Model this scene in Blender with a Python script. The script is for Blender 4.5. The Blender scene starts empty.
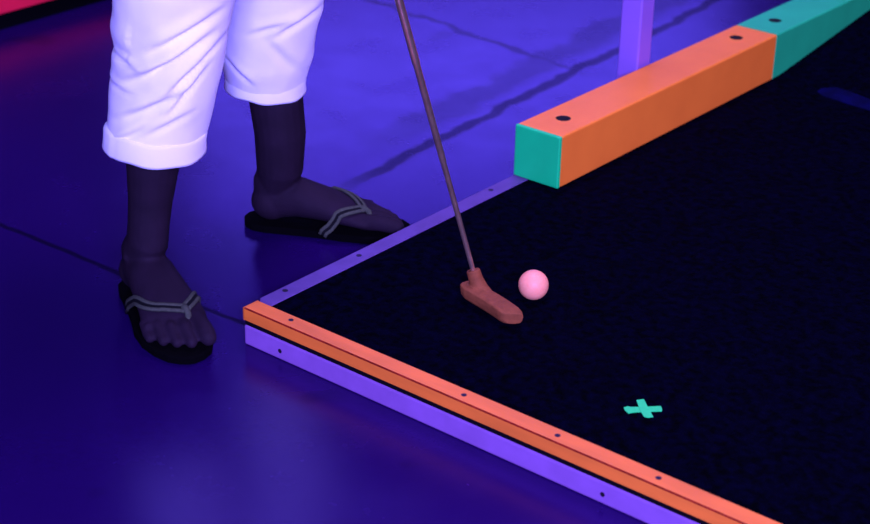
import bpy, bmesh, math, random
from mathutils import Vector, Matrix, noise
from mathutils.bvhtree import BVHTree
random.seed(4)
S = bpy.context.scene
COL = S.collection
PI = math.pi
ZC = 0.0368            # carpet level of the raised putting platform above the floor

# ------------------------------------------------------------------ helpers
def obj(name, bm, mats, parent=None, smooth=False, kind=None):
    me = bpy.data.meshes.new(name)
    bmesh.ops.recalc_face_normals(bm, faces=bm.faces)
    bm.to_mesh(me); bm.free()
    for m in (mats if isinstance(mats, (list, tuple)) else [mats]):
        me.materials.append(m)
    if smooth:
        for p in me.polygons: p.use_smooth = True
    o = bpy.data.objects.new(name, me); COL.objects.link(o)
    if parent: o.parent = parent
    if kind: o['kind'] = kind
    return o

def tag(o, label, cat, group=None):
    o['label'] = label; o['category'] = cat
    if group: o['group'] = group
    return o

def thing(name, label, cat, loc=(0, 0, 0), group=None):
    o = bpy.data.objects.new(name, None); COL.objects.link(o)
    o.location = loc; o.empty_display_size = .05
    return tag(o, label, cat, group)

def box(bm, x0, x1, y0, y1, z0, z1, mi=0):
    vs = [bm.verts.new((x, y, z)) for z in (z0, z1) for x, y in ((x0, y0), (x1, y0), (x1, y1), (x0, y1))]
    fs = [(3, 2, 1, 0), (4, 5, 6, 7), (0, 1, 5, 4), (1, 2, 6, 5), (2, 3, 7, 6), (3, 0, 4, 7)]
    out = []
    for f in fs:
        fc = bm.faces.new([vs[i] for i in f]); fc.material_index = mi; out.append(fc)
    return out

def prism(bm, poly, z0, z1, mi=0):
    lo = [bm.verts.new((x, y, z0)) for x, y in poly]
    hi = [bm.verts.new((x, y, z1)) for x, y in poly]
    n = len(poly)
    fs = [bm.faces.new(lo[::-1]), bm.faces.new(hi)]
    for i in range(n):
        fs.append(bm.faces.new((lo[i], lo[(i+1) % n], hi[(i+1) % n], hi[i])))
    for f in fs: f.material_index = mi
    return fs

def bev(bm, w, seg=2, edges=None, mi=-1):
    bmesh.ops.bevel(bm, geom=list(edges if edges is not None else bm.edges), offset=w, segments=seg,
                    profile=.5, affect='EDGES', material=mi, clamp_overlap=True)

def tube(bm, pts, radii, side=None, squash=1.0, n=20, cap=True, mi=0):
    """loft round (or flattened) rings along a path, closed with rounded ends;
       radii: number or (r_side, r_other)"""
    pts = [Vector(p) for p in pts]
    R = [(r if isinstance(r, (tuple, list)) else (r, r*squash)) for r in radii]
    P, Q = [], []
    d0 = (pts[1]-pts[0]).normalized(); d1 = (pts[-1]-pts[-2]).normalized()
    if cap:
        for a in (85, 60, 30):
            s, c = math.sin(math.radians(a)), math.cos(math.radians(a))
            P.append(pts[0]-d0*min(R[0])*s); Q.append((R[0][0]*c, R[0][1]*c))
    P += pts; Q += R
    if cap:
        for a in (30, 60, 85):
            s, c = math.sin(math.radians(a)), math.cos(math.radians(a))
            P.append(pts[-1]+d1*min(R[-1])*s); Q.append((R[-1][0]*c, R[-1][1]*c))
    rings = []
    sd = Vector(side) if side else None
    for i, p in enumerate(P):
        d = (P[min(i+1, len(P)-1)]-P[max(i-1, 0)]).normalized()
        if sd is None:
            sd = d.orthogonal()
        a = (sd-d*sd.dot(d)).normalized(); b = d.cross(a)
        if side is None: sd = a
        rings.append([bm.verts.new(p+a*Q[i][0]*math.cos(2*PI*k/n)+b*Q[i][1]*math.sin(2*PI*k/n)) for k in range(n)])
    for A, B in zip(rings, rings[1:]):
        for k in range(n):
            bm.faces.new((A[k], A[(k+1) % n], B[(k+1) % n], B[k])).material_index = mi
    bm.faces.new(rings[0][::-1]).material_index = mi
    bm.faces.new(rings[-1]).material_index = mi

def ball(bm, c, r, u=20, v=12):
    r = r if isinstance(r, (tuple, list)) else (r, r, r)
    bmesh.ops.create_uvsphere(bm, u_segments=u, v_segments=v, radius=1,
                              matrix=Matrix.Translation(c) @ Matrix.Diagonal((*r, 1)))

def disc(bm, c, r, h, n=20, mi=0):
    poly = [(c[0]+r*math.cos(2*PI*k/n), c[1]+r*math.sin(2*PI*k/n)) for k in range(n)]
    return prism(bm, poly, c[2], c[2]+h, mi)

def fuse(bm, voxel, smooth_it=4, smooth=.5):
    """one continuous skin round overlapping solids"""
    me = bpy.data.meshes.new('fuse'); bmesh.ops.recalc_face_normals(bm, faces=bm.faces)
    bm.to_mesh(me); bm.free()
    o = bpy.data.objects.new('fuse', me); COL.objects.link(o)
    m = o.modifiers.new('r', 'REMESH'); m.mode = 'VOXEL'; m.voxel_size = voxel; m.adaptivity = 0
    s = o.modifiers.new('s', 'SMOOTH'); s.factor = smooth; s.iterations = smooth_it
    dg = bpy.context.evaluated_depsgraph_get(); dg.update()
    ev = o.evaluated_get(dg)
    out = bmesh.new(); out.from_mesh(ev.to_mesh()); ev.to_mesh_clear()
    bpy.data.objects.remove(o); bpy.data.meshes.remove(me)
    return out

def cut(o, cutter_bm, mat):
    me = bpy.data.meshes.new('c'); cutter_bm.to_mesh(me); cutter_bm.free(); me.materials.append(mat)
    c = bpy.data.objects.new('c', me); COL.objects.link(c); c.parent = o.parent
    md = o.modifiers.new('b', 'BOOLEAN'); md.operation = 'DIFFERENCE'; md.object = c; md.solver = 'EXACT'
    md.material_mode = 'TRANSFER'
    dg = bpy.context.evaluated_depsgraph_get(); dg.update()
    new = bpy.data.meshes.new_from_object(o.evaluated_get(dg))
    o.modifiers.clear(); old = o.data; new.name = old.name; o.data = new
    bpy.data.objects.remove(c); bpy.data.meshes.remove(me); bpy.data.meshes.remove(old)

# ------------------------------------------------------------------ materials
def mat(name, col, rough=.5, metal=0, spec=.5, var=.0, scale=30, bump=0, bscale=200, coat=0, sheen=0, stretch=None, sss=0, tint=None):
    m = bpy.data.materials.new(name); m.use_nodes = True
    nt = m.node_tree; N = nt.nodes; L = nt.links
    b = N['Principled BSDF']
    b.inputs['Roughness'].default_value = rough
    b.inputs['Metallic'].default_value = metal
    b.inputs['Specular IOR Level'].default_value = spec
    b.inputs['Coat Weight'].default_value = coat
    b.inputs['Sheen Weight'].default_value = sheen
    if tint: b.inputs['Specular Tint'].default_value = (*tint, 1)
    if sss:
        b.inputs['Subsurface Weight'].default_value = sss
        b.inputs['Subsurface Radius'].default_value = (.01, .006, .006); b.inputs['Subsurface Scale'].default_value = 1
    tc = N.new('ShaderNodeTexCoord')
    mp = N.new('ShaderNodeMapping'); L.new(tc.outputs['Object'], mp.inputs[0])
    if stretch: mp.inputs['Scale'].default_value = stretch
    n = N.new('ShaderNodeTexNoise'); n.inputs['Scale'].default_value = scale; n.inputs['Detail'].default_value = 6
    L.new(mp.outputs[0], n.inputs[0])
    r = N.new('ShaderNodeValToRGB')
    r.color_ramp.elements[0].position = .3; r.color_ramp.elements[1].position = .7
    r.color_ramp.elements[0].color = (*[max(0, c*(1-var)) for c in col], 1)
    r.color_ramp.elements[1].color = (*[min(1, c*(1+var*.6)) for c in col], 1)
    L.new(n.outputs['Fac'], r.inputs[0]); L.new(r.outputs[0], b.inputs['Base Color'])
    if bump:
        n2 = N.new('ShaderNodeTexNoise'); n2.inputs['Scale'].default_value = bscale; n2.inputs['Detail'].default_value = 4
        L.new(mp.outputs[0], n2.inputs[0])
        bp = N.new('ShaderNodeBump'); bp.inputs['Strength'].default_value = bump; bp.inputs['Distance'].default_value = .002
        L.new(n2.outputs['Fac'], bp.inputs['Height']); L.new(bp.outputs[0], b.inputs['Normal'])
    return m

M = {}
M['orange'] = mat('orange paint', (1, .235, .022), .55, spec=.4, var=.08, scale=14, bump=.10, bscale=90)
M['orange_rail'] = mat('orange paint on rail', (.85, .18, .016), .6, var=.16, scale=40, bump=.16, bscale=120, stretch=(.25, 1, 1))
M['orange_edge'] = mat('worn dark red edge', (.20, .008, .006), .9, spec=.05, var=.5, scale=60)
M['teal'] = mat('teal paint', (.012, .54, .165), .55, var=.08, scale=14, bump=.08, bscale=90)
M['green'] = mat('green paint', (.003, .62, .155), .5, var=.06, scale=20, bump=.1, bscale=90)
M['purple'] = mat('purple paint', (.25, .095, .36), .55, var=.10, scale=25, bump=.12, bscale=100)
M['violet'] = mat('violet painted wood', (.095, .042, .19), .6, var=.18, scale=25, bump=.15, bscale=100)
M['post'] = mat('violet post paint', (.27, .125, .55), .6, var=.06, scale=12)
M['hole'] = mat('dark drilled wood', (.004, .002, .006), .9)
M['screw'] = mat('dark screw steel', (.02, .012, .03), .5, metal=.6)
M['ply'] = mat('dark plywood edge', (.003, .0018, .005), .9, spec=.05, var=.3)
M['red'] = mat('red pink paint', (.85, .012, .05), .5, var=.08)
M['darkside'] = mat('black painted side', (.0012, .0012, .003), .9, spec=.05)
M['ball'] = mat('pink golf ball', (1, .36, .20), .5, spec=.3, var=.02, scale=30, sss=.25)
M['rubber'] = mat('dull red brown rubber', (.23, .060, .019), .8, spec=.2, var=.22, scale=90, bump=.25, bscale=300)
M['steel'] = mat('steel shaft', (.85, .55, .40), .28, metal=.9, var=.2, scale=60)
M['grip'] = mat('black rubber grip', (.012, .012, .014), .8)
M['tape'] = mat('teal tape', (.012, .70, .145), .6, var=.10, scale=200, bump=.2, bscale=700)
M['streak'] = mat('blue seam strip', (.0008, .0008, .028), .95, spec=.05, var=.5, scale=30)
M['skin'] = mat('dark brown skin', (.013, .0058, .015), .8, spec=.12, var=.18, scale=35, bump=.15, bscale=180, sss=.05)
M['hair'] = mat('black hair', (.008, .006, .005), .6)
M['cotton'] = mat('white cotton', (.86, .82, 1.0), .95, spec=.2, var=.035, scale=18, bump=.25, bscale=900, sheen=.15)
M['shirt'] = mat('dark shirt', (.02, .02, .05), .9, bump=.3, bscale=700)
M['sole'] = mat('black foam sole', (.0012, .001, .0016), 1, spec=.03, bump=.3, bscale=400)
M['strap'] = mat('grey woven strap', (.048, .054, .036), .9, spec=.2, var=.25, scale=260, bump=.4, bscale=900)
M['strapdark'] = mat('dark strap stripe', (.004, .004, .005), .9, spec=.1)
M['wall'] = mat('blue wall paint', (.06, .05, .20), .8, var=.1, scale=3)
M['ceiling'] = mat('black ceiling paint', (.01, .01, .03), .9)

# carpet: short dark pile
def carpet_mat():
    m = bpy.data.materials.new('black carpet pile'); m.use_nodes = True
    nt = m.node_tree; N = nt.nodes; L = nt.links; b = N['Principled BSDF']
    b.inputs['Roughness'].default_value = 1; b.inputs['Specular IOR Level'].default_value = .015
    tc = N.new('ShaderNodeTexCoord')
    n1 = N.new('ShaderNodeTexNoise'); n1.inputs['Scale'].default_value = 75; n1.inputs['Detail'].default_value = 5
    n1.inputs['Roughness'].default_value = .7
    n2 = N.new('ShaderNodeTexNoise'); n2.inputs['Scale'].default_value = 900; n2.inputs['Detail'].default_value = 2
    for n in (n1, n2): L.new(tc.outputs['Object'], n.inputs[0])
    r = N.new('ShaderNodeValToRGB')
    r.color_ramp.elements[0].position = .38; r.color_ramp.elements[0].color = (.0003, .0003, .0012, 1)
    r.color_ramp.elements[1].position = .72; r.color_ramp.elements[1].color = (.0010, .0010, .010, 1)
    L.new(n1.outputs['Fac'], r.inputs[0]); L.new(r.outputs[0], b.inputs['Base Color'])
    bp = N.new('ShaderNodeBump'); bp.inputs['Strength'].default_value = .7; bp.inputs['Distance'].default_value = .004
    L.new(n2.outputs['Fac'], bp.inputs['Height']); L.new(bp.outputs[0], b.inputs['Normal'])
    return m
M['carpet'] = carpet_mat()

# floor: glossy blue painted concrete with joints and stains
def floor_mat():
    m = bpy.data.materials.new('blue painted concrete'); m.use_nodes = True
    nt = m.node_tree; N = nt.nodes; L = nt.links; b = N['Principled BSDF']
    geo = N.new('ShaderNodeTexCoord'); sx = N.new('ShaderNodeSeparateXYZ'); L.new(geo.outputs['Object'], sx.inputs[0])
    def nz(scale, detail=4, rough=.55):
        n = N.new('ShaderNodeTexNoise'); n.inputs['Scale'].default_value = scale; n.inputs['Detail'].default_value = detail
        n.inputs['Roughness'].default_value = rough; L.new(geo.outputs['Object'], n.inputs[0]); return n.outputs['Fac']
    def mth(op, a, c=None, d=None, clamp=False):
        n = N.new('ShaderNodeMath'); n.operation = op; n.use_clamp = clamp
        for i, v in enumerate((a, c, d)):
            if v is None: continue
            if isinstance(v, (int, float)): n.inputs[i].default_value = v
            else: L.new(v, n.inputs[i])
        return n.outputs[0]
    def sstep(v, a, c):
        n = N.new('ShaderNodeMapRange'); n.interpolation_type = 'SMOOTHSTEP'
        n.inputs['From Min'].default_value = a; n.inputs['From Max'].default_value = c
        L.new(v, n.inputs['Value']); return n.outputs[0]
    X, Y = sx.outputs[0], sx.outputs[1]
    nb, nm, nf = nz(2.2), nz(9, 5), nz(60, 6, .7)
    def band(coord, c0, slope, other, w, wob, lo=None, hi=None, soft=.15):
        # 1 on a wobbly line coord = c0 + slope*other
        e = mth('SUBTRACT', coord, mth('MULTIPLY_ADD', other, slope, c0))
        e = mth('ADD', e, mth('MULTIPLY', mth('SUBTRACT', nm, .5), wob))
        v = mth('SUBTRACT', 1.0, sstep(mth('ABSOLUTE', e), w*.35, w))
        if lo is not None: v = mth('MULTIPLY', v, sstep(other, lo-soft, lo+soft))
        if hi is not None: v = mth('MULTIPLY', v, mth('SUBTRACT', 1.0, sstep(other, hi-soft, hi+soft)))
        return v
    joint = band(Y, .0405, .033, X, .0075, .012)                          # saw joint running under the course corner
    crack = band(Y, 1.205, -.105, X, .016, .09, -.95, -.28, .06)           # hairline crack further back
    st1 = band(X, -.197, -.065, Y, .020, .05, .50, 2.3, .10)               # scuffed line beside the beams
    st2 = band(X, -.262, -.075, Y, .055, .10, .72, 2.3, .18)
    spots = sstep(nz(7, 2, .4), .68, .75)
    dark = mth('MULTIPLY', joint, .85)
    for s, k in ((crack, .75), (st1, .9), (st2, .60), (spots, .30)):
        dark = mth('MAXIMUM', dark, mth('MULTIPLY', s, k))
    base = N.new('ShaderNodeMixRGB')
    base.inputs[1].default_value = (.0085, .0005, .042, 1); base.inputs[2].default_value = (.0135, .0012, .066, 1)
    L.new(mth('ADD', mth('MULTIPLY', nb, .6), mth('MULTIPLY', nf, .4)), base.inputs[0])
    mix = N.new('ShaderNodeMixRGB'); mix.inputs[2].default_value = (.003, .0015, .012, 1)
    L.new(dark, mix.inputs[0]); L.new(base.outputs[0], mix.inputs[1])
    L.new(mix.outputs[0], b.inputs['Base Color'])
    b.inputs['Specular Tint'].default_value = (.36, .10, 1, 1)
    L.new(mth('MULTIPLY_ADD', dark, -.48, .5), b.inputs['Specular IOR Level'])
    rg = mth('MULTIPLY_ADD', nm, .12, .20); L.new(rg, b.inputs['Roughness'])
    bp = N.new('ShaderNodeBump'); bp.inputs['Strength'].default_value = .12; bp.inputs['Distance'].default_value = .002
    hh = mth('SUBTRACT', nf, mth('MULTIPLY', joint, .5)); L.new(hh, bp.inputs['Height']); L.new(bp.outputs[0], b.inputs['Normal'])
    bp.inputs['Strength'].default_value = .06
    return m
M['floor'] = floor_mat()

# ------------------------------------------------------------------ the room
bm = bmesh.new(); box(bm, -5, 4, -4, 6.2, -.1, 0); obj('floor', bm, M['floor'], kind='structure')
bm = bmesh.new(); box(bm, -5.15, -5, -4, 6.2, 0, 3.2); obj('wall_left', bm, M['wall'], kind='structure')
bm = bmesh.new(); box(bm, -5, 4, 6.2, 6.35, 0, 3.2); obj('wall_back', bm, M['wall'], kind='structure')

# ------------------------------------------------------------------ the putting platform
XR, YE, YR = 1.25, 2.6, 1.345            # right edge, far end, start of the ramp
plat = thing('putting_platform', 'low black carpeted mini golf platform with purple sides beside the standing player', 'golf platform', (.6, 1.0, 0))
PI_M = Matrix.Translation((-.6, -1.0, 0))
def pobj(name, bm, m, parent=plat, **k):
    o = obj(name, bm, m, parent, **k)
    if parent is plat: o.matrix_parent_inverse = PI_M
    return o
bm = bmesh.new()
prism(bm, [(.004, .066), (.034, .0195), (XR-.02, .024), (XR-.02, YE-.02), (.004, YE-.02)], .001, ZC-.0062)
pobj('base_frame', bm, M['ply'])
# plywood deck: a dark line between orange rail and purple side
bm = bmesh.new()
prism(bm, [(.003, .064), (.031, .0012), (XR-.001, .0012), (XR-.001, YE-.005), (.003, YE-.005)], ZC-.0062, ZC-.0008)
pobj('deck_board', bm, M['ply'])
# carpet: flat part and a ramp rising towards the far end
bm = bmesh.new()
def ramp(y): return ZC+max(0, y-YR)*.121
xs = (.0290, .0895, XR)
def cgrid(x0, x1, ys, zf):
    rows = [[bm.verts.new((x, y, zf(y))) for x in (x0, x1)] for y in ys]
    lows = [[bm.verts.new((x, y, ZC-.0011)) for x in (x0, x1)] for y in ys]
    for i in range(len(ys)-1):
        bm.faces.new((rows[i][0], rows[i][1], rows[i+1][1], rows[i+1][0]))
        bm.faces.new((lows[i][1], lows[i][0], lows[i+1][0], lows[i+1][1]))
        for j in (0, 1): bm.faces.new((rows[i][j], rows[i+1][j], lows[i+1][j], lows[i][j]))
    for i in (0, -1): bm.faces.new((rows[i][0], rows[i][1], lows[i][1], lows[i][0]))
cgrid(xs[0], xs[1], (.0288, YE-.01), lambda y: ZC)
ys = [.0288, .8, YR-.03, YR-.012, YR, YR+.012, YR+.03, 1.8, 2.2, YE-.01]
cgrid(xs[1], xs[2], ys, lambda y: ramp(y) + (.0012 if abs(y-YR) < .02 else 0))
carpet = pobj('carpet', bm, M['carpet']); carpet['label'] = 'black short-pile carpet'
# purple side board along the front
bm = bmesh.new(); box(bm, .0295, XR, 0, .019, .0005, ZC-.0068); bev(bm, .0022, 2)
fas = pobj('side_board', bm, M['purple']); fas['label'] = 'bright purple painted side board'
def screw(x, y, z, r, parent, axis='z', inv=None):
    b = bmesh.new(); disc(b, (0, 0, -.0012), r, .0016, 16)
    disc(b, (0, 0, .0003), r*.55, .0003, 6)
    mt = Matrix.Translation((x, y, z))
    if axis == '-y': mt = mt @ Matrix.Rotation(PI/2, 4, 'X')
    b.transform(mt)
    o = obj('screw', b, M['screw'], parent); 
    o.matrix_parent_inverse = Matrix.Identity(4)
    return o
for x in (.0967, .62, 1.1): screw(x, 0, .0136, .0032, fas, '-y')
# violet edge strip along the left side (mitred at the corner)
bm = bmesh.new()
prism(bm, [(0, .0613), (.0286, .0292), (.0286, YE), (0, YE)], .001, ZC+.0008); bev(bm, .0014, 2)
strip = pobj('edge_strip', bm, M['violet']); strip['label'] = 'flat violet edge strip'
for x, y in ((.0108, .1003), (.013, .2544), (.0106, .5762)): screw(x, y, ZC+.0008, .0042, strip)
# outer boards on the far and right sides
bm = bmesh.new(); box(bm, XR, XR+.019, 0, YE, .0005, ZC+.002); bev(bm, .003, 2); pobj('side_board', bm, M['purple'])
# irregular dark blue streak, a thin raised layer over the carpet fold at the foot of the ramp
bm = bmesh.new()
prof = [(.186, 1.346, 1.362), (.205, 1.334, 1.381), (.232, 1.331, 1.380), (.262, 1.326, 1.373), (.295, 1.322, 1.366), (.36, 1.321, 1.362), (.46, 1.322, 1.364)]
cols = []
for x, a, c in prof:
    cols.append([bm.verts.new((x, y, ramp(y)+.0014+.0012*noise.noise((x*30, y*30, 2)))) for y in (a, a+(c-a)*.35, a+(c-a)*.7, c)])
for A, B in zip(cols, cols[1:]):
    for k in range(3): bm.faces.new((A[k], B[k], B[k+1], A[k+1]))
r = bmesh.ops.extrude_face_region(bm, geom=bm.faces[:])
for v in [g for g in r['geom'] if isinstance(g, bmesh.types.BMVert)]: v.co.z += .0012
sm = pobj('blue_streak', bm, M['streak']); sm['label'] = 'dark blue streak on the carpet fold'

# orange rail lying along the front edge
rail = thing('edge_rail', 'long thin orange rail along the near edge of the black carpet above the purple side', 'rail', (.6, .0143, ZC))
bm = bmesh.new(); box(bm, .0225-.6, XR-.6, -.0143, .0143, -.0005, .0197)
for v in bm.verts:
    pass
ends = [e for e in bm.edges if all(v.co.x < -.55 for v in e.verts)]
bev(bm, .0088, 6, ends)
longs = [e for e in bm.edges if abs(e.verts[0].co.x-e.verts[1].co.x) > .3 and e.calc_face_angle(0) > .9]
bev(bm, .0017, 1, longs, 1)
rb = obj('rail_board', bm, [M['orange_rail'], M['orange_edge']], rail)
for x, y in ((.1027, .0161), (.3997, .0144), (.5426, .0137), (.6838, .0151), (.98, .0148)):
    screw(x-.6, y-.0143, .0197, .0036, rb)

# beams
W = .089
def beam(name, label, y0, y1, m, holes, endm=None, ang=0):
    t = thing(name, label, 'bumper', (W/2, (y0+y1)/2, ZC+.0012))
    h = (y1-y0)/2
    bm = bmesh.new(); box(bm, -W/2, W/2, -h+(.006 if endm else 0), h, 0, W)
    ed = [e for e in bm.edges if any(abs(v.co.y-h) < 1e-5 for v in e.verts) or abs(e.verts[0].co.y-e.verts[1].co.y) > .1]
    bev(bm, .0032, 3, ed)
    o = obj('timber', bm, m, t)
    cb = bmesh.new()
    for x, y in holes: disc(cb, (x-W/2, y-(y0+y1)/2, W-.022), .0125, .04, 28)
    cut(o, cb, M['hole'])
    if endm:
        bm = bmesh.new(); box(bm, -W/2, W/2, -h, -h+.0058, 0, W)
        bev(bm, .0024, 2, [e for e in bm.edges if any(abs(v.co.y+h) < 1e-5 for v in e.verts)])
        e = obj('end_face', bm, endm, t); e['label'] = 'green painted end face'
    return t
B0, B1 = .6493, 1.3512
beam('bumper', 'square orange bumper beam with a green end on the black carpet', B0, B1, M['orange'], [(.0425, .7233), (.0400, 1.2827)], M['green'])
beam('bumper', 'teal bumper beam continuing behind the orange beam at top right', B1+.0012, 2.55, M['teal'], [(.0424, 1.4255), (.0424, 2.3)])

# violet post behind the orange beam
post = thing('post', 'upright violet square post standing behind the orange beam', 'post', (-.026, 1.037, 0))
bm = bmesh.new(); box(bm, -.021, .021, -.021, .021, .006, 1.5); bev(bm, .003, 3, [e for e in bm.edges if abs(e.verts[0].co.z-e.verts[1].co.z) > .5])
obj('upright', bm, M['post'], post)
bm = bmesh.new(); box(bm, -.0245, .0245, -.034, .034, 0, .006); bev(bm, .001, 1); obj('foot_plate', bm, M['post'], post)

# far platform with a red edge, out of focus at the top left
far = thing('putting_platform', 'red edged platform of the next course at the far top left', 'golf platform', (-1.9, 1.2, 0))
bm = bmesh.new(); box(bm, -.6, .598, -2.2, 2.2, 0, .036); obj('dark_base', bm, M['darkside'], far)
bm = bmesh.new(); box(bm, -.6, .612, -2.2, 2.2, .036, .088); bev(bm, .004, 2); obj('red_deck', bm, M['red'], far)

# ------------------------------------------------------------------ ball, tape mark
bm = bmesh.new(); bmesh.ops.create_icosphere(bm, subdivisions=5, radius=.02135)
# shallow dimples
gr = []
ga = PI*(3-math.sqrt(5))
for i in range(330):
    z = 1-2*(i+.5)/330; rr = math.sqrt(1-z*z); gr.append(Vector((rr*math.cos(ga*i), rr*math.sin(ga*i), z)))
from mathutils.kdtree import KDTree
kd = KDTree(len(gr))
for i, g in enumerate(gr): kd.insert(g, i)
kd.balance()
for v in bm.verts:
    _, _, d = kd.find(v.co.normalized())
    q = max(0, 1-(d/.075)**2); v.co *= 1-.006*q
bl = obj('golf_ball', bm, M['ball'], smooth=True); bl.location = (.2863, .3143, ZC+.0216)
tag(bl, 'pink golf ball on the black carpet next to the putter head', 'ball')

xm = thing('tape_mark', 'small teal tape cross stuck on the black carpet', 'tape mark', (.5728, .1606, ZC+.0008))
xm.scale = (.93, .93, 1)
def tape(pts, z, name='tape_strip'):
    bm = bmesh.new(); prism(bm, [(x-.5705, y-.1635) for x, y in pts], z, z+.0008); obj(name, bm, M['tape'], xm)
tape([(.5457, .1492), (.5510, .1440), (.5590, .1405), (.5640, .1486), (.5900, .1750), (.5872, .1800), (.5815, .1852), (.5700, .1730), (.5585, .1620), (.5520, .1560), (.5488, .1556)], 0)
tape([(.5490, .1752), (.5552, .1842), (.5720, .1690), (.5900, .1535), (.5856, .1470), (.5800, .1460), (.5680, .1555)], .0009)

# ------------------------------------------------------------------ putter
HB = Vector((.2226, .2569, ZC+.045)); GD = (Vector((.10, .235, .45))-HB).normalized()
put = thing('putter', 'steel shafted putter with red brown head resting on the black carpet beside the pink ball', 'golf putter', (.26, .25, ZC))
PV = Vector((.26, .25, ZC))
# head: a bar with flat top, rounded belly and curved-up heel
bm = bmesh.new()
h0, h1 = Vector((.2105, .2525, 0)), Vector((.3165, .2280, 0))
hx = (h1-h0); hl = hx.length; hx.normalize(); hy = Vector((-hx.y, hx.x, 0)); hz = Vector((0, 0, 1))
secs = [(0, .30, .0185, .012), (.003, .62, .0178, .015), (.009, .86, .0160, .019), (.018, 1, .0143, .022), (.035, 1, .0132, .0225), (.06, 1, .0126, .0225), (.085, 1, .0126, .0225), (.106, .98, .0126, .0220), (.114, .90, .0125, .0195), (.12, .72, .0124, .0160)]
rings = []
for s, wk, zc, hh in secs:
    s *= hl/.12
    c = h0+hx*s+hy*(.004*math.sin(PI*s/hl))-PV+hz*(ZC+zc)
    w = .0148*wk; t = hh/2
    prof = [(-.80, .98), (.80, .98), (.97, .82), (1.0, .2), (.93, -.45), (.66, -.86), (.3, -.99), (-.3, -.99), (-.66, -.86), (-.93, -.45), (-1.0, .2), (-.97, .82)]
    rings.append([bm.verts.new(c+hy*(a*w)+hz*(b*t)+hx*(.008*a*(s/hl)**3)) for a, b in prof])
for A, B in zip(rings, rings[1:]):
    n = len(A)
    for k in range(n): bm.faces.new((A[k], A[(k+1) % n], B[(k+1) % n], B[k]))
bm.faces.new(rings[0]); bm.faces.new(rings[-1][::-1])
bl0 = Vector(HB)-PV
# hosel grows out of the head
tube(bm, [bl0-GD*.036+hx*.012+hz*.002, bl0-GD*.026+hx*.005, bl0-GD*.014+hx*.001, bl0-GD*.001, bl0], [.0125, .0118, .0104, .0098, .0092], n=24, cap=False)
bm = fuse(bm, .0011, 2, .5)
head = obj('head', bm, M['rubber'], put, smooth=True)
bm = bmesh.new()
def gp(d): return HB+GD*d-PV
tube(bm, [gp(-.01), gp(.16), gp(.1605), gp(.30), gp(.3005), gp(.42), gp(.4205), gp(.62)], [.0036, .0040, .0046, .0049, .0055, .0058, .0063, .0067], n=24)
sh = obj('shaft', bm, M['steel'], put, smooth=True)
bm = bmesh.new(); tube(bm, [gp(.60), gp(.72), gp(.83)], [.0105, .0125, .0135], n=24); obj('grip', bm, M['grip'], put, smooth=True)

# ------------------------------------------------------------------ the player
FR = dict(o=Vector((-.229, .029, 0)), a=math.radians(-25.5), m=1)     # right foot: big toe on its left (+y of foot)
FL = dict(o=Vector((-.258, .276, 0)), a=math.radians(32.5), m=-1)      # left foot
SOLE = .014
def fl(F, x, y, z):
    c, s = math.cos(F['a']), math.sin(F['a'])
    return F['o']+Vector((x*c-y*s, x*s+y*c, z))
def lat(F):
    return Vector((-math.sin(F['a']), math.cos(F['a']), 0))
shin = {'R': [(-.158, -.001, .10), (-.153, .004, .16), (-.143, .006, .235), (-.130, .012, .31), (-.102, .010, .41), (-.082, .004, .475)],
        'L': [(-.199, .309, .10), (-.194, .306, .16), (-.198, .300, .235), (-.193, .285, .30), (-.170, .275, .385), (-.148, .268, .465)]}
hip = {'R': Vector((-.235, .075, .86)), 'L': Vector((-.265, .235, .86))}
body = bmesh.new()
for F, K in ((FR, 'R'), (FL, 'L')):
    m = F['m']; z0 = SOLE; L_ = lat(F)
    f = lambda x, y, z: fl(F, x+.022, y, z+z0)
    ball(body, f(.032, 0, .030), (.033, .0345, .031))                                    # heel
    A = Vector(shin[K][0])
    tube(body, [f(.036, 0, .036), f(.038, 0, .060), A, Vector(shin[K][1])], [(.028, .034), (.030, .036), (.029, .034), (.029, .033)], side=L_)
    tube(body, [f(.040, 0, .036), f(.075, m*.001, .0385), f(.112, m*.002, .031), f(.145, m*.003, .0235), f(.172, m*.002, .0175), f(.184, m*.001, .0145)],
         [(.032, .034), (.035, .031), (.039, .0245), (.043, .0190), (.046, .0150), (.045, .0115)], side=L_)   # instep to ball of the foot
    ball(body, fl(F, .070, m*.026, z0+.068), .009); ball(body, fl(F, .070, -m*.024, z0+.060), .008)
    toes = [(.0310, .252, .0140, .012), (.0080, .250, .0100, .0085), (-.0095, .242, .0092, .0078), (-.0250, .230, .0088, .0074), (-.0390, .214, .0086, .0070)]
    for ty, tx, r, zz in toes:
        tx -= .016
        tube(body, [f(.180, m*ty*.95, .016), f(tx-.030, m*ty, .0185 if r < .012 else .0165), f(tx-.012, m*ty, zz+.002), f(tx-.003, m*ty*1.0, zz)], [r*.95, r*.88, r*.92, r*.84], n=14)
    P = [Vector(p) for p in shin[K]]
    qs = [.86]*6 if K == 'R' else [1.10, 1.10, .93, .95, .98, .98]
    P0 = f(.038, 0, .058)
    tube(body, [P0]+P, [(.028, .031)]+[(a*q, b*q) for q, (a, b) in zip(qs, ((.033, .036), (.036, .040), (.045, .050), (.052, .057), (.052, .054), (.053, .055)))])
    tube(body, [P[-1], P[-1].lerp(hip[K], .5), hip[K]], [.055, .070, .085])
ch = Vector((-.13, .165, 1.24)); pelv = Vector((-.255, .155, .88))
sd = Vector((-.2, 1, 0)).normalized()
tube(body, [pelv+Vector((0, 0, -.03)), pelv+Vector((.03, 0, .1)), pelv.lerp(ch, .6), ch, ch+Vector((.03, .002, .08))], [(.155, .11), (.145, .10), (.155, .11), (.17, .11), (.14, .08)], side=sd, n=28)
neck = ch+Vector((.065, .004, .16)); head_c = neck+Vector((.065, .006, .10))
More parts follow.
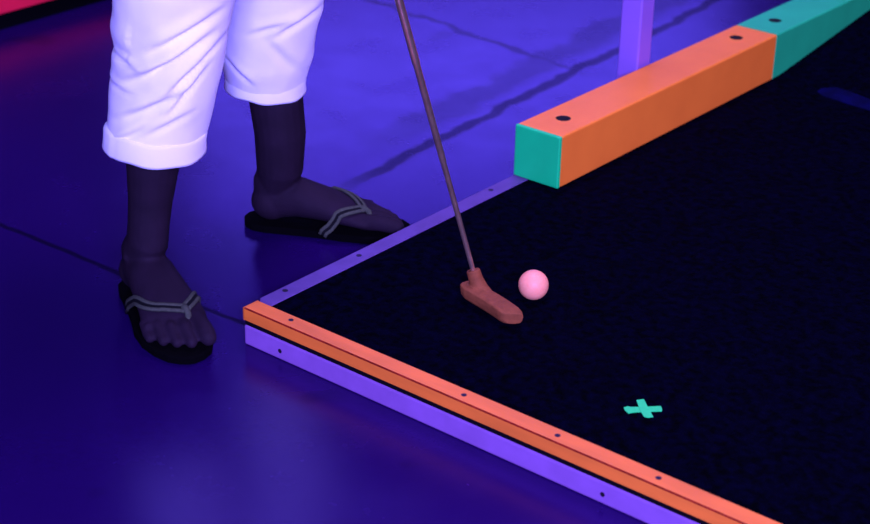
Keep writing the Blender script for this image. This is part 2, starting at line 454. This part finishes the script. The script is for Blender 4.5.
tube(body, [ch+Vector((.04, .002, .09)), neck, head_c], [.07, .056, .055])
look = Vector((.72, .10, -.62)).normalized()
up = Vector((.62, .06, .78)).normalized(); up = (up-look*up.dot(look)).normalized(); rt = look.cross(up)
hd = lambda a, b, c: head_c+look*a+rt*b+up*c
tube(body, [hd(.0, 0, -.07), hd(-.005, 0, 0), hd(-.012, 0, .055)], [(.058, .072), (.072, .088), (.066, .082)], side=rt, n=24)
tube(body, [hd(.045, 0, -.085), hd(.035, 0, -.02)], [(.035, .03), (.05, .035)], side=rt)
tube(body, [hd(.082, 0, .012), hd(.098, 0, -.022)], [.008, .013], n=12)                      # nose
for s in (1, -1):
    ball(body, hd(-.01, s*.074, -.008), .02)
    ball(body, hd(.080, s*.031, .014), .009)
ball(body, hd(.078, 0, -.055), (.014, .014, .01))
hands = [HB+GD*.80, HB+GD*.72]
shl = {'R': ch+Vector((.0, -.175, .055)), 'L': ch+Vector((-.05, .175, .055))}
tube(body, [shl['R'], ch+Vector((.02, 0, .085)), shl['L']], [.055, .068, .055])
for k, (K, side) in enumerate((('L', 1), ('R', -1))):
    sh_ = shl[K]; H = hands[k]; wr = H+Vector((-.05, side*.045, .055))
    el = sh_.lerp(wr, .52)+Vector((-.02, side*.06, -.02))
    tube(body, [sh_, sh_.lerp(el, .5), el], [.056, .048, .039]); tube(body, [el, el.lerp(wr, .4), wr], [(.040), (.038), (.027)])
    ax = GD; out = Vector((0, side, 0)); out = (out-ax*out.dot(ax)).normalized(); fw = ax.cross(out)
    if fw.x < 0: fw = -fw
    palm = H+out*.026
    tube(body, [wr, palm-fw*.02+ax*.01, palm+fw*.006], [(.026), (.034, .017), (.040, .015)], side=ax, n=16)
    for q in range(4):                                                                     # fingers wrapped round the grip
        o = ax*(.030-.020*q); ln = (.95, 1.06, 1, .86)[q]
        pts = [palm+o+fw*.004]
        for an in (25, 70, 120, 165, 205):
            a_ = math.radians(90-an*ln); pts.append(H+o+out*(.0225*math.sin(a_))+fw*(.0225*math.cos(a_)))
        tube(body, pts, [.0098, .0094, .0090, .0086, .0082, .0076], n=10)
    tube(body, [palm+ax*.030-fw*.01, H+ax*.036+out*.018-fw*.016, H+ax*.020-fw*.024, H-ax*.004-fw*.0235], [.014, .0125, .011, .009], n=10)
body = fuse(body, .0028, 2, .5)
for _ in range(14):
    bmesh.ops.smooth_vert(body, verts=[v for v in body.verts if .065 < v.co.z < .15], factor=.5)
body.verts.ensure_lookup_table()
bvh = BVHTree.FromBMesh(body)
man = thing('person', 'person in white rolled up cropped trousers and flip flops standing left of the course', 'person', (-.2, .15, 0))
MI = Matrix.Translation((.2, -.15, 0))
def mobj(name, bm, m, parent=man, smooth=True):
    o = obj(name, bm, m, parent, smooth)
    if parent is man: o.matrix_parent_inverse = MI
    return o
mobj('body', body, M['skin'])

# flip-flops
for F in (FR, FL):
    m = F['m']
    bm = bmesh.new()
    prof = [(.008, .0, .004), (.012, .016, .018), (.026, .029, .030), (.05, .035, .035), (.09, .035, .036), (.13, .038, .041), (.17, .045, .048), (.205, .049, .048), (.235, .044, .040), (.258, .034, .028), (.270, .020, .014), (.275, .006, .002)]
    left = [(x, m*a) for x, a, b in prof]; right = [(x, -m*b) for x, a, b in prof][::-1]
    poly = left+right
    pts = [fl(F, x, y, 0) for x, y in poly]
    prism(bm, [(p.x, p.y) for p in pts], .0008, SOLE-.001)
    bev(bm, .0025, 2, [e for e in bm.edges if abs(e.verts[0].co.z-e.verts[1].co.z) < 1e-4])
    so = mobj('flip_flop', bm, M['sole'], smooth=False); so['label'] = 'black flip flop with a grey strap'
    # strap laid over the foot: from the toe post to both sides
    def over(x, y, dz=.0016):
        p = fl(F, x, y, .075); h = bvh.ray_cast(p, Vector((0, 0, -1)), .2)
        z = h[0].z+dz if h[0] else SOLE+.002
        return Vector((p.x, p.y, max(z, SOLE+.001)))
    bm = bmesh.new()
    apex = (.200, m*.0165)
    lat_path = [apex, (.193, -m*.006), (.182, -m*.026), (.160, -m*.036), (.108, -m*.040)] if F is FR else [apex, (.187, -m*.004), (.165, -m*.023), (.135, -m*.040), (.108, -m*.047)]
    for path in ([apex, (.184, m*.032), (.163, m*.0445), (.142, m*.0490)], lat_path):
        n = 16; pts = []
        for i in range(n+1):
            t = i/n*(len(path)-1); k = min(int(t), len(path)-2); u = t-k
            P4 = [path[max(k-1, 0)], path[k], path[k+1], path[min(k+2, len(path)-1)]]
            xy = [.5*(2*b_+(c_-a_)*u+(2*a_-5*b_+4*c_-d_)*u*u+(3*b_-a_-3*c_+d_)*u**3) for a_, b_, c_, d_ in zip(*P4)]
            pts.append(over(*xy))
        # soften the drape
        for _ in range(8):
            q = [p.z for p in pts]
            for i in range(1, n): pts[i].z = max(q[i], (q[i-1]+q[i+1])/2)
        pts[-1].z = SOLE-.002; pts[-2].z = min(pts[-2].z, SOLE+.014)
        rows = []
        for i, p in enumerate(pts):
            d = (pts[min(i+1, n)]-pts[max(i-1, 0)]).normalized()
            h = bvh.find_nearest(p); nr = (h[1] if h[0] is not None else Vector((0, 0, 1)))
            if nr.z < -.2: nr = Vector((nr.x, nr.y, 0)).normalized()
            w = d.cross(nr).normalized(); nr = w.cross(d).normalized()
            if nr.dot(h[1]) < 0: nr = -nr
            wd = .0075
            rows.append([bm.verts.new(p+w*(wd*a)+nr*b) for a, b in ((-1, .0002), (-.95, .0032), (-.38, .0036), (-.30, .0026), (.30, .0026), (.38, .0036), (.95, .0032), (1, .0002), (0, -.0012))])
        for A, B in zip(rows, rows[1:]):
            for k in range(9):
                f_ = bm.faces.new((A[k], A[(k+1) % 9], B[(k+1) % 9], B[k])); f_.material_index = 1 if k == 3 else 0
        bm.faces.new(rows[0]); bm.faces.new(rows[-1])
    ap = over(*apex)
    tube(bm, [fl(F, .213, m*.0185, SOLE-.002), fl(F, .209, m*.0180, ap.z-.002), ap+Vector((0, 0, .001))], [.004, .0045, .006], n=12)
    bmesh.ops.recalc_face_normals(bm, faces=bm.faces)
    st = obj('strap', bm, [M['strap'], M['strapdark']], so, smooth=True)

# trousers: two legs and seat as one cloth skin, with folds
bm = bmesh.new()
rK = {'R': [(-.1425, .0062, .246), (-.1405, .0067, .268), (-.133, .012, .31), (-.118, .012, .36), (-.102, .010, .41), (-.082, .003, .475)],
      'L': [(-.2035, .293, .240), (-.202, .292, .262), (-.196, .287, .30), (-.182, .280, .345), (-.168, .274, .39), (-.150, .266, .465)]}
rr = {'R': [.0635, .0665, .0705, .0725, .0742, .0800], 'L': [.0570, .0630, .0710, .0715, .0725, .0790]}

for q in range(4): rK['R'][q] = (rK['R'][q][0]+.0025, rK['R'][q][1]+.002, rK['R'][q][2])
for q in range(4): rK['L'][q] = (rK['L'][q][0]-.0035, rK['L'][q][1]-.003, rK['L'][q][2])
RV = Vector((.78, .625, 0)); FV = Vector((.625, -.78, 0))           # across and towards the front of the folds
for K in 'RL':
    P = [Vector(p) for p in rK[K]]
    kn = P[-1]
    pts = P+[kn.lerp(hip[K], .35), kn.lerp(hip[K], .75), hip[K]]
    tube(bm, pts, rr[K]+[.088, .104, .112], n=40, cap=False)
tube(bm, [pelv+Vector((0, 0, -.08)), pelv, pelv+Vector((.02, 0, .11))], [(.17, .125), (.175, .13), (.16, .115)], side=sd, n=36)
bm = fuse(bm, .0042, 4, .5)
# folds: (leg, across0, z0, across1, z1, width, depth): raised ridge with a valley under it
folds = [('R', .062, .462, -.012, .414, .010, .0085), ('R', .055, .432, -.020, .372, .009, .0090), ('R', .028, .410, -.045, .362, .010, .0085),
         ('R', .070, .418, .012, .352, .008, .0085), ('R', .030, .352, -.048, .304, .010, .0080), ('R', .058, .385, .020, .322, .007, .0060), ('R', -.010, .298, -.048, .268, .007, .0055),
         ('R', .045, .318, -.010, .284, .008, .0045), ('R', -.075, .395, -.030, .383, .006, .0040), ('R', -.075, .350, -.035, .345, .006, .0035),
         ('L', .070, .385, .020, .352, .010, .0070), ('L', -.020, .352, .030, .372, .008, .0040), ('L', .010, .34, .055, .285, .012, .0040), ('L', -.050, .300, -.015, .268, .007, .0050)]
axis = {}
for K in 'RL': axis[K] = [Vector(p) for p in rK[K]]
def leg_c(K, z):
    P = axis[K]
    for a, b in zip(P, P[1:]):
        if z <= b.z:
            t = (z-a.z)/(b.z-a.z); return a.lerp(b, max(-.3, t))
    return P[-1]
bm.normal_update()
mv = []
for v in bm.verts:
    if v.co.z > .60: continue
    K = 'R' if (v.co-leg_c('R', v.co.z)).xy.length < (v.co-leg_c('L', v.co.z)).xy.length else 'L'
    rel = v.co-leg_c(K, v.co.z); s = rel.dot(RV); fr = rel.dot(FV)
    d = .0022*noise.noise((v.co.x*16, v.co.y*16, v.co.z*11)) + .0011*noise.noise((v.co.x*42, v.co.y*42, v.co.z*30+3))
    if K == 'R' and s < -.045: d += .0035*math.exp(-((v.co.z-.425)/.017)**2)-.0032*math.exp(-((v.co.z-.398)/.009)**2)
    if fr > -.03:
        k = min(1, (fr+.03)/.04)
        for (kk, s0, z0, s1, z1, w, dep) in folds:
            if kk != K: continue
            ex, ez = s1-s0, z1-z0; L2 = ex*ex+ez*ez
            t = ((s-s0)*ex+(v.co.z-z0)*ez)/L2
            tt = min(1, max(0, t)); px, pz = s-(s0+ex*tt), v.co.z-(z0+ez*tt)
            ln = math.sqrt(L2); pd = ((s-s0)*(-ez)+(v.co.z-z0)*ex)/ln
            if ex < 0: pd = -pd          # positive above the line
            dist = math.hypot(px, pz)
            ta = math.sin(PI*min(1, max(0, .12+.76*tt)))
            g = math.exp(-(dist/(w*1.5))**2)
            d += k*dep*ta*(.75*math.exp(-((pd-w*.8)/w)**2)-1.0*math.exp(-((pd+w*.25)/(w*.62))**2))*math.exp(-(max(0, abs(t-.5)-.5)*ln/w)**2)*(1 if dist < w*4 else 0)
    mv.append((v, v.normal*d))
for v, d in mv: v.co += d
bmesh.ops.smooth_vert(bm, verts=bm.verts, factor=.4)
tr = mobj('trousers', bm, M['cotton']); tr['label'] = 'white cropped cotton trousers with creases'
# rolled cuffs
for K, z0, z1, r0, tilt in (('R', .240, .272, .0655, .07), ('L', .232, .260, .0575, .05)):
    bm = bmesh.new(); n = 72
    c0 = leg_c(K, z0)
    rows = []
    prof = [(-.012, .85), (-.004, .06), (.0005, 0), (.0032, -.03), (.0042, .10), (.0036, .5), (.0040, .88), (.0030, 1.0), (.0, 1.03), (-.006, .98), (-.012, .9)]
    for dr, t in prof:
        ring = []
        for k in range(n):
            a = 2*PI*k/n; dirv = RV*math.cos(a)+FV*math.sin(a)
            wob = .0020*math.sin(3*a+1.1)+.0013*math.sin(7*a+.4)
            z = z0+(z1-z0)*t-tilt*(.07*math.cos(a))+wob*(.7 if t > .5 else .6)
            c = leg_c(K, z)
            rad = r0+dr+.0016*noise.noise((math.cos(a)*2.2, math.sin(a)*2.2, t*1.5+len(K)))+(.0020 if math.cos(a) < -.75 and K == 'R' else 0)
            p = Vector((c.x, c.y, 0))+dirv*rad; p.z = z
            ring.append(bm.verts.new(p))
        rows.append(ring)
    for i in range(len(rows)):
        A, B = rows[i], rows[(i+1) % len(rows)]
        for k in range(n): bm.faces.new((A[k], A[(k+1) % n], B[(k+1) % n], B[k]))
    bmesh.ops.recalc_face_normals(bm, faces=bm.faces)
    cu = obj('cuff', bm, M['cotton'], tr, smooth=True); cu['label'] = 'rolled up cuff'

# shirt and hair (above the picture)
bm = bmesh.new()
tube(bm, [pelv+Vector((.0, 0, -.04)), pelv+Vector((.03, 0, .1)), pelv.lerp(ch, .6), ch, ch+Vector((.035, .002, .10))], [(.19, .14), (.175, .125), (.185, .14), (.20, .152), (.125, .105)], side=sd, n=32)
for K, side in (('L', 1), ('R', -1)):
    k = 0 if K == 'L' else 1
    sh_ = shl[K]; wr = hands[k]+Vector((-.05, side*.045, .055)); el = sh_.lerp(wr, .52)+Vector((-.02, side*.06, -.02))
    tube(bm, [sh_, sh_.lerp(el, .45), sh_.lerp(el, .8)], [.072, .064, .060], n=20)
tube(bm, [shl['R'], shl['R'].lerp(ch+Vector((.02, 0, .09)), .5), ch+Vector((.02, 0, .085)), shl['L'].lerp(ch+Vector((.02, 0, .09)), .5), shl['L']], [.074, .080, .084, .080, .074], n=24)
bm = fuse(bm, .006, 8, .5); mobj('shirt', bm, M['shirt'])
bm = bmesh.new()
tube(bm, [hd(-.03, 0, -.04), hd(-.022, 0, .02), hd(-.022, 0, .062)], [(.066, .070), (.077, .086), (.071, .085)], side=rt, n=24)
mobj('hair', bm, M['hair'])

# ------------------------------------------------------------------ light
def area(name, loc, target, sx, sy, power, col):
    l = bpy.data.lights.new(name, 'AREA'); l.shape = 'RECTANGLE'; l.size = sx; l.size_y = sy; l.energy = power; l.color = col
    o = bpy.data.objects.new(name, l); COL.objects.link(o); o.location = loc
    d = Vector(target)-Vector(loc); o.rotation_euler = d.to_track_quat('-Z', 'Y').to_euler()
    return o
area('blacklight_back', (-3.3, 4.7, 1.8), (-.2, 1.0, 0), 2.6, .8, 25, (.26, .17, 2.0))
area('blacklight_overhead', (-.2, 1.0, 3.0), (.0, .7, 0), 1.2, 1.2, 62, (.86, .66, 2.1))
area('front_fill', (2.5, -2.2, 1.7), (-.1, .2, .25), 1.6, .6, 175, (.80, .72, 2.6))  # unseen fill added to brighten the trousers and purple side board
area('warm_side_fill', (3.0, .8, 1.5), (.1, .8, .1), 1.0, 1.0, 14, (1, .35, .15))  # unseen warm fill added to keep side faces orange
sp = bpy.data.lights.new('red_floor_fill', 'SPOT'); sp.energy = 22; sp.color = (1, .02, .10); sp.spot_size = math.radians(42); sp.spot_blend = 1; sp.shadow_soft_size = .1
so_ = bpy.data.objects.new('red_floor_fill', sp); COL.objects.link(so_); so_.location = (-1.35, .75, 2.2)  # unseen lamp added to redden the floor near the far platform
w = bpy.data.worlds.new('W'); S.world = w; w.use_nodes = True
w.node_tree.nodes['Background'].inputs[0].default_value = (.10, .06, .55, 1)
w.node_tree.nodes['Background'].inputs[1].default_value = .10

# ------------------------------------------------------------------ camera
cd = bpy.data.cameras.new('camera'); cam = bpy.data.objects.new('camera', cd); COL.objects.link(cam)
pitch, roll, yaw = 0.453513897, 0.0234727189, 2.24586461
fw = Vector((math.cos(yaw)*math.cos(pitch), math.sin(yaw)*math.cos(pitch), -math.sin(pitch)))
r_ = fw.cross(Vector((0, 0, 1))).normalized(); u_ = r_.cross(fw)
r2 = r_*math.cos(roll)+u_*math.sin(roll); u2 = -r_*math.sin(roll)+u_*math.cos(roll)
R3 = Matrix((r2, u2, -fw)).transposed()
cam.matrix_world = Matrix.Translation((1.50828087, -1.43410927, 1.09104606+ZC)) @ R3.to_4x4()
cd.sensor_width = 36; cd.lens = 1700.0305/870*36
cd.dof.use_dof = True; cd.dof.focus_distance = 2.36; cd.dof.aperture_fstop = 5.6
S.camera = cam
S.view_settings.view_transform = 'Standard'; S.view_settings.look = 'None'; S.view_settings.gamma = 1
S.view_settings.use_curve_mapping = False; S.view_settings.exposure = 0
